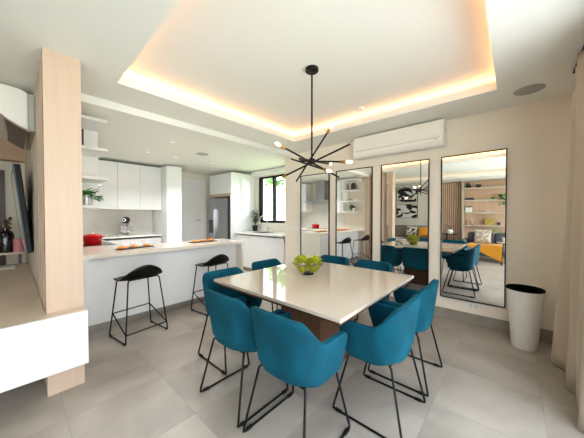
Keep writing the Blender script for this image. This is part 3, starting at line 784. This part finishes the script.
# plates
def plate(name, y, z, w, h_, lb, cat):
    t = thing(name, lb, cat, (XM, y, z)); pb = bx(-.009, -.0005, -w/2, w/2, -h_/2, h_/2); obj('cover', pb, M['white'], t, bevel=.002)
    for s in (-1, 1):
        q = bx(-.011, -.0085, s*w*.22-.018, s*w*.22+.018, -.022, .022); obj('switch_rocker' if cat == 'switch' else 'outlet', q, M['acwhite'] if cat == 'switch' else M['quartz'], t, bevel=.001)
plate('light_switch', 3.295, 1.07, .16, .09, 'white light switch plate on the wall end left of the mirrors', 'switch')
plate('power_socket', .366, .235, .125, .075, 'white double socket plate below the mirror nearest the bin', 'socket')

# ------------------------------------------------------------------ bin and curtain
t = thing('waste_bin', 'off white tapered waste bin standing between mirror and curtain', 'bin', (3.47, -.085, 0))
bb = B(); lathe(bb, [(0, 0), (.095, 0), (.101, .008), (.141, .565), (.147, .6), (.143, .605), (.138, .6), (.134, .56), (.095, .02), (0, .02)], n=40); obj('body', bb, M['bin'], t, smooth=True)
bb = B(); lathe(bb, [(0, .1), (.1, .1), (.13, .54), (.139, .608), (.148, .609), (.150, .592), (.1485, .592), (.146, .606)], n=40); o = obj('liner', bb, M['liner'], t, smooth=True, label='black inner liner')
bm = B(); nx, nz = 130, 24; G = []
for j in range(nz+1):
    zz = .012+(HC-.02-.012)*j/nz; row = []
    for i in range(nx+1):
        x = 2.3+(3.22-2.3)*i/nx; fl_ = 1-j/nz
        ph = (x-2.3)*2*PI/.235
        y = -.372+(.02+.028*fl_)*math.sin(ph+.25*math.sin(zz*1.7))+.007*math.sin(ph*.43+1.2)+.004*math.sin(zz*5+x*14)
        xx = x+.23*fl_**1.4*smooth(2.7, 3.22, x)
        y += .10*fl_**1.8*smooth(2.8, 3.22, x)
        row.append(bm.verts.new((xx, y, zz)))
    G.append(row)
for j in range(nz):
    for i in range(nx): bm.faces.new((G[j][i], G[j][i+1], G[j+1][i+1], G[j+1][i]))
t = thing('curtain', 'full length beige linen curtain gathered in the corner beside the bin', 'curtain', (0, 0, 0))
o = obj('fabric', bm, M['curtain'], t, smooth='all'); md = o.modifiers.new('s', 'SOLIDIFY'); md.thickness = .004
hb = B(); box(hb, 1.2, 3.2, -.385, -.355, HC-.014, HC-.001); obj('slot_shadow_strip', hb, M['black'], t)  # black strip painted in for the shade of the ceiling slot

# ceiling fittings
def disc(name, x, y, z, r_, h_, m, lb, cat, group=None, lens=None):
    t = thing(name, lb, cat, (x, y, z), 0, group)
    bb = B(); lathe(bb, [(0, 0), (r_, 0), (r_, -h_*.5), (r_*.9, -h_), (0, -h_)], n=32); obj('rim' if lens else 'cover', bb, m, t, smooth=True)
    if lens:
        bb = B(); lathe(bb, [(0, -h_-.0005), (r_*.7, -h_-.0005), (r_*.7, -h_-.002), (0, -h_-.002)], n=24); obj('lens', bb, lens, t)
    return t
disc('ceiling_speaker', 3.366, -.09, HC, .115, .008, M['grille'], 'round grey speaker grille in the ceiling near the curtain', 'speaker')
disc('ceiling_speaker', 2.382, 4.367, HK, .11, .008, M['grille'], 'round grey speaker grille in the kitchen ceiling', 'speaker')
disc('smoke_detector', 3.02, 1.50, ZL, .05, .035, M['acwhite'], 'white smoke detector on the raised ceiling by the glowing cove', 'detector')
for (x, y), lb in zip(((1.676, 4.006), (1.65, 4.963), (2.145, 4.994), (2.931, 4.965)),
                      ('above the bar', 'above the mixer side of the kitchen', 'in front of the tall cabinet', 'in front of the fridge')):
    disc('downlight', x, y, HK, .045, .006, M['white'], f'small round downlight in the kitchen ceiling {lb}', 'ceiling light', 'kitchen downlights', M['down'])
    ld = bpy.data.lights.new('kitchen_fill_spot', 'SPOT'); ld.energy = 32; ld.spot_size = math.radians(130); ld.spot_blend = .8; ld.color = (1, .98, .95); ld.shadow_soft_size = .04  # added spots to brighten the kitchen; the downlights themselves are switched off
    lo = bpy.data.objects.new('kitchen_fill_spot', ld); COL.objects.link(lo); lo.location = (x, y, HK-.02)

# ------------------------------------------------------------------ living room seen in the mirrors
# slatted wall and shelf wall on the west wall
bk = B(); box(bk, -3.5, -3.47, 1.43, 2.5, 0, 2.56); struct('trim_9', bk, M['slatgap'])
sl = B(); y = 1.435
while y < 2.47: box(sl, -3.469, -3.42, y, y+.045, 0, 2.56); y += .068
struct('trim_10', sl, M['slat'])
t = thing('shelving_unit', 'pinkish oak backed shelving wall with pale boards in the living room', 'shelf', (0, 0, 0))
obj('back_panel', bx(-3.499, -3.47, -.4, 1.36, 0, 2.56), M['oakpanel'], t)
obj('side_panel', bx(-3.499, -3.18, 1.36, 1.41, 0, 2.56), M['greige'], t)
for z in (2.255, 1.83, 1.40, .96): obj('shelf', bx(-3.47, -3.2, -.4, 1.36, z, z+.045), M['greige'], t)
def lat(name, prof, loc_, m, lb, cat, group=None, n=24):
    bb = B(); lathe(bb, prof, n=n); o = obj(name, bb, m, smooth=True); o.location = loc_; return tag(o, lb, cat, group)
xs_ = -3.33
lat('dark_vase', [(0, 0), (.07, 0), (.085, .05), (.06, .13), (.03, .16), (.035, .2), (.028, .2), (0, .1)], (xs_, 1.24, 2.301), M['slate'], 'squat dark vase on the top living room shelf', 'vase')
lat('dark_bowl', [(0, 0), (.05, 0), (.085, .05), (.08, .1), (.05, .12), (.02, .13), (0, .13)], (xs_, .96, 2.301), M['steeldk'], 'round dark metal pot on the top living room shelf', 'pot')
for i in range(3):
    b_ = bx(-.09, .09, -.13+.01*i, .12-.01*i, 0, .026); o = obj('book', b_, (M['greybook'], M['slate'], M['greybook'])[i], bevel=.002); o.location = (xs_, 1.20, 1.876+.0265*i)
    tag(o, ('bottom', 'middle', 'top')[i]+' dark book of the flat stack on the second living room shelf', 'book', 'books stacked on the living room shelf')
t = thing('green_bottle', 'small green bottle with a pale neck on the second living room shelf', 'bottle', (xs_, .55, 1.876))
bb = B(); lathe(bb, [(0, 0), (.06, 0), (.065, .04), (.03, .08), (0, .085)]); obj('body', bb, M['leaf'], t, smooth=True)
bb = B(); lathe(bb, [(.02, .075), (.02, .14), (.012, .17), (0, .17)]); obj('neck', bb, M['bun'], t, smooth=True)
t = thing('hanging_plant', 'trailing green plant hanging from the second living room shelf', 'plant', (-3.3, .25, 1.876))
bb = B(); lathe(bb, [(0, 0), (.06, 0), (.08, .13), (.07, .13), (0, .1)]); obj('pot', bb, M['bin'], t, smooth=True)
fo = B(); rnd = random.Random(11)
for i in range(120):
    a_ = rnd.random()*6.28; k_ = rnd.random()
    leafquad(fo, (.13+.05*k_*rnd.random(), .1*math.sin(a_), .16-.42*k_*rnd.random()), (1, math.sin(a_), rnd.uniform(-1, .5)), .08, .055)
obj('foliage', fo, M['leaf'], t)
t = thing('shelf_plant', 'green plant in a white square pot on the third living room shelf', 'plant', (xs_, 1.22, 1.446))
obj('pot', bx(-.08, .08, -.09, .09, 0, .17), M['paper'], t, bevel=.006)
fo = B()
for i in range(70):
    a_ = rnd.random()*6.28; leafquad(fo, (.05*math.cos(a_), .06*math.sin(a_), .17), (math.cos(a_), math.sin(a_), rnd.uniform(.3, 1.2)), rnd.uniform(.05, .075), .045)
obj('foliage', fo, M['leafdk'], t)
lat('white_dish', [(0, 0), (.06, 0), (.11, .04), (.105, .045), (.05, .01), (0, .01)], (xs_, .68, 1.446), M['paper'], 'shallow white dish on the third living room shelf', 'dish')
t = thing('wooden_ornament', 'brown wooden ornament on the lowest visible living room shelf', 'ornament', (xs_, 1.2, 1.006))
ob = B(); box(ob, -.04, .04, -.1, -.06, 0, .2); box(ob, -.04, .04, .03, .07, 0, .12); obj('posts', ob, M['slat'], t, bevel=.004)
ob = B(); ball(ob, (0, .05, .16), .04, .04, .04); obj('ball', ob, M['slat'], t, smooth='all')
ob = B(); box(ob, -.045, .045, -.13, .1, 0, .012); obj('plinth', ob, M['darkwood'], t)
t = thing('yellow_box', 'yellow patterned square box on the lowest visible living room shelf', 'box', (xs_, .64, 1.006))
obj('body', bx(-.07, .07, -.12, .12, 0, .2), M['yellow'], t, bevel=.004); obj('lid', bx(-.073, .073, -.123, .123, .2, .225), M['yellow'], t, bevel=.004)
lat('dark_cup', [(0, 0), (.04, 0), (.05, .1), (.044, .1), (.038, .01), (0, .01)], (xs_, .40, 1.006), M['slate'], 'small dark cup beside the yellow box', 'cup')

# art
def strokes(bm, seed, w, h_):
    rnd = random.Random(seed)
    for i in range(11):
        cx_, cy_ = rnd.uniform(-.42, .42)*w, rnd.uniform(-.3, .3)*h_; R_ = rnd.uniform(.1, .26)*h_; a0 = rnd.random()*6.28; sp = rnd.uniform(1.5, 3.6); th = rnd.uniform(.02, .05)
        pts = []
        for k in range(18):
            a_ = a0+sp*k/17; px, py = cx_+R_*1.4*math.cos(a_)*(1+k*.02), cy_+R_*math.sin(a_)
            pts.append((max(-w*.46, min(w*.46, px)), max(-h_*.44, min(h_*.44, py)), th*(.4+math.sin(PI*k/17))))
        pv = None
        for k in range(18):
            a_ = Vector(pts[min(k+1, 17)][:2])-Vector(pts[max(k-1, 0)][:2])
            nrm = Vector((-a_.y, a_.x)); nrm = nrm.normalized() if nrm.length > 1e-6 else Vector((0, 1))
            q = [Vector(pts[k][:2])+nrm*pts[k][2], Vector(pts[k][:2])-nrm*pts[k][2]]
            q = [(max(-w*.48, min(w*.48, v.x)), max(-h_*.47, min(h_*.47, v.y))) for v in q]
            cur = [bm.verts.new((.0162+.0001*i, v[0], v[1])) for v in q]
            if pv: bm.faces.new((pv[0], pv[1], cur[1], cur[0]))
            pv = cur
for z, lb, sd in ((2.18, 'upper black and white abstract stroke picture above the sofa', 3), (1.51, 'lower black and white abstract stroke picture above the sofa', 8)):
    t = thing('abstract_picture', lb, 'picture', (-3.49, 3.37, z), 0, 'abstract pictures above the sofa')
    w_, h_ = .84, .58
    obj('canvas', bx(-.008, .016, -w_/2+.01, w_/2-.01, -h_/2+.01, h_/2-.01), M['paper'], t)
    fb = B(); e = .015; box(fb, -.008, .028, -w_/2, -w_/2+e, -h_/2, h_/2); box(fb, -.008, .028, w_/2-e, w_/2, -h_/2, h_/2); box(fb, -.008, .028, -w_/2, w_/2, -h_/2, -h_/2+e); box(fb, -.008, .028, -w_/2, w_/2, h_/2-e, h_/2)
    obj('frame', fb, M['black'], t)
    sb = B(); strokes(sb, sd, w_, h_); obj('brush_strokes', sb, M['ink'], t)

def sofa(name, lb, x0, x1, y0, y1, m, m2, nseat, hb_=.85):
    t = thing(name, lb, 'sofa', (0, 0, 0))
    obj('base', bx(x0, x1, y0, y1, .14, .32), m, t, bevel=.02)
    obj('backrest', bx(x0, x0+.2, y0+.12, y1-.12, .32, hb_-.06), m, t, bevel=.04)
    for a_, b_ in ((y0, y0+.12), (y1-.12, y1)): obj('arm', bx(x0, x1-.02, a_, b_, .32, .6), m, t, bevel=.03)
    w_ = (y1-y0-.24)/nseat
    for i in range(nseat):
        obj('seat_cushion', bx(x0+.2, x1, y0+.12+i*w_+.004, y0+.12+(i+1)*w_-.004, .32, .46), m2, t, bevel=.035)
        obj('back_cushion', bx(x0+.2, x0+.36, y0+.12+i*w_+.006, y0+.12+(i+1)*w_-.006, .46, hb_), m, t, bevel=.05)
    for x in (x0+.06, x1-.08):
        for y in (y0+.06, y1-.08): lb_ = B(); rod(lb_, (x, y, 0), (x, y, .14), .02); obj('leg', lb_, M['black'], t)
    return t
sofa('sofa', 'taupe sofa below the abstract pictures, seen in the third mirror', -3.46, -2.5, 2.15, 4.3, M['sofa'], M['sofa'], 2, .93)
sofa('sofa', 'charcoal and blue grey sofa with mustard throw in front of the shelving', -2.55, -1.6, -.35, 1.25, M['sofadk'], M['sofabl'], 2, .82)
def cushion(m, loc_, rot, lb, s=.22):
    bm = B(); n = 14; T = []; Bo = []
    for j in range(n+1):
        tr, br = [], []
        for i in range(n+1):
            u, v = -1+2*i/n, -1+2*j/n; h_ = .075*((1-u**4)*(1-v**4))**.5+.002
            pin = 1-.06*(1-abs(u)**2)*abs(v)**3; pin2 = 1-.06*(1-abs(v)**2)*abs(u)**3
            tr.append(bm.verts.new((h_, u*s*pin2, v*s*pin))); br.append(bm.verts.new((-h_, u*s*pin2, v*s*pin)))
        T.append(tr); Bo.append(br)
    for j in range(n):
        for i in range(n):
            bm.faces.new((T[j][i], T[j][i+1], T[j+1][i+1], T[j+1][i])); bm.faces.new((Bo[j][i], Bo[j+1][i], Bo[j+1][i+1], Bo[j][i+1]))
    bmesh.ops.remove_doubles(bm, verts=bm.verts, dist=.0045)
    o = obj('cushion', bm, m, smooth='all'); o.location = loc_; o.rotation_euler = rot
    return tag(o, lb, 'cushion')
cushion(M['cush1'], (-1.99, .72, .70), (0, math.radians(-16), math.radians(4)), 'beige wavy patterned cushion on the charcoal sofa', .215)
cushion(M['cush2'], (-2.88, 3.0, .73), (math.radians(6), math.radians(-16), 0), 'white mottled cushion on the taupe sofa', .205)
cushion(M['mustard'], (-2.87, 2.56, .71), (math.radians(-6), math.radians(-18), 0), 'mustard yellow cushion on the taupe sofa end', .19)
# mustard throw over the seat and front edge
bm = B(); G = []
for i in range(41):
    f_ = i/40; y_ = .24+.80*f_; row = []
    for k in range(22):
        d_ = k/21*(.62+.42*(1-f_))                     # how far the cloth runs out over the seat
        x = -2.17+.16*f_*0+d_; wv = .012*math.sin(i*.8+k*.35)+.006*math.sin(i*1.9-k*.6); xe = -1.592
        if x < xe: p = (x, y_, .468+abs(wv)+.003)
        else: p = (xe+.014+abs(wv)*.6, y_-.03*(x-xe), .465-(x-xe)*.98)
        row.append(bm.verts.new(p))
    G.append(row)
for i in range(40):
    for k in range(21): bm.faces.new((G[i][k], G[i+1][k], G[i+1][k+1], G[i][k+1]))
o = obj('throw_blanket', bm, M['mustard'], smooth='all'); md = o.modifiers.new('s', 'SOLIDIFY'); md.thickness = .008; md.offset = 1
tag(o, 'mustard throw blanket draped over the seat of the charcoal sofa', 'blanket')
# side tables
def side_table(loc_, r_, h_, top_m, lb):
    t = thing('side_table', lb, 'table', loc_)
    bb = B(); lathe(bb, [(0, h_-.025), (r_, h_-.025), (r_, h_), (0, h_)], n=32); obj('top', bb, top_m, t, smooth=True)
    for i in range(3):
        a_ = 2*PI*i/3+.5; lb_ = B(); rod(lb_, (r_*.5*math.cos(a_), r_*.5*math.sin(a_), h_-.025), (r_*.85*math.cos(a_), r_*.85*math.sin(a_), 0), .012); obj('leg', lb_, M['black'], t)
    return t
side_table((-2.95, 1.75, 0), .25, .68, M['black'], 'black round side table before the brown slatted wall')
side_table((-1.28, .17, 0), .2, .62, M['oaktop'], 'small round oak topped side table beside the charcoal sofa')
t = thing('white_vase', 'round white vase with dry twigs on the black side table', 'vase', (-2.95, 1.72, .68))
bb = B(); lathe(bb, [(0, 0), (.06, 0), (.095, .07), (.08, .13), (.035, .16), (.03, .155), (0, .1)]); obj('body', bb, M['bin'], t, smooth=True)
sb = B(); fo = B()
for i in range(6):
    a_ = i*1.05; tip = Vector((math.cos(a_)*.14, math.sin(a_)*.14, .33)); tube(sb, [(0, 0, .15), tip], .004, 5); leafquad(fo, tip, tip, .07, .05)
obj('twigs', sb, M['stem'], t); obj('leaves', fo, M['slat'], t)
t = thing('table_plant', 'large leaved green plant in a white pot on the oak side table', 'plant', (-1.28, .17, .62))
bb = B(); lathe(bb, [(0, 0), (.06, 0), (.08, .12), (.07, .12), (0, .1)]); obj('pot', bb, M['bin'], t, smooth=True)
fo = B(); sb = B(); rnd = random.Random(21)
for i in range(15):
    a_ = i*2*PI/15+rnd.uniform(-.2, .2); tip = Vector((math.cos(a_)*.24, math.sin(a_)*.24, rnd.uniform(.18, .42))); tube(sb, [(0, 0, .1), tip*.5+Vector((0, 0, .12)), tip], .004, 5); leafquad(fo, tip, (math.cos(a_), math.sin(a_), .1), .17, .11)
obj('foliage', fo, M['leaf'], t); obj('stem', sb, M['leafdk'], t)

# ------------------------------------------------------------------ light
w = bpy.data.worlds.new('sky'); S.world = w; w.use_nodes = True
nt = w.node_tree; bg = nt.nodes['Background']
tc = nt.nodes.new('ShaderNodeTexCoord'); sp = nt.nodes.new('ShaderNodeSeparateXYZ'); rp = nt.nodes.new('ShaderNodeValToRGB')
nt.links.new(tc.outputs['Generated'], sp.inputs[0]); nt.links.new(sp.outputs['Z'], rp.inputs[0]); nt.links.new(rp.outputs[0], bg.inputs[0])
e = rp.color_ramp.elements; e[0].position = 0; e[0].color = (.96, .98, 1, 1); e[1].position = .7; e[1].color = (.76, .885, 1, 1)
bg.inputs[1].default_value = 2.8
sl_ = bpy.data.lights.new('sun', 'SUN'); sl_.energy = 17; sl_.angle = math.radians(1); sl_.color = (1, .99, .97)
so = bpy.data.objects.new('sun', sl_); COL.objects.link(so); so.rotation_euler = (math.radians(-24), math.radians(-30), 0); so.location = (0, 0, 8)
def portal(loc_, rot, sx, sy):
    l = bpy.data.lights.new('daylight_portal', 'AREA'); l.shape = 'RECTANGLE'; l.size = sx; l.size_y = sy; l.energy = 1; l.cycles.is_portal = True
    o = bpy.data.objects.new('daylight_portal', l); COL.objects.link(o); o.location = loc_; o.rotation_euler = rot
portal((-.42, -.56, 1.22), (math.radians(90), 0, 0), 5.5, 2.4)
portal((4.46, 4.34, 1.745), (math.radians(90), 0, math.radians(90)), 1.44, 1.15)

# ------------------------------------------------------------------ camera and view
cam = bpy.data.cameras.new('camera'); co = bpy.data.objects.new('camera', cam); COL.objects.link(co)
cam.sensor_fit = 'HORIZONTAL'; cam.sensor_width = 36; cam.lens = 249.68/584*36; cam.clip_start = .02
co.location = (0, 0, 1.35)
Rm = Matrix((rt, up, -fw)).transposed()
co.rotation_euler = Rm.to_euler()
S.camera = co
S.view_settings.view_transform = 'Standard'; S.view_settings.look = 'None'; S.view_settings.gamma = 1; S.view_settings.use_curve_mapping = False
S.view_settings.exposure = 1.06
S.cycles.use_denoising = True
S.cycles.max_bounces = 16; S.cycles.diffuse_bounces = 8; S.cycles.glossy_bounces = 8; S.cycles.transparent_max_bounces = 16
S.cycles.sample_clamp_indirect = 8
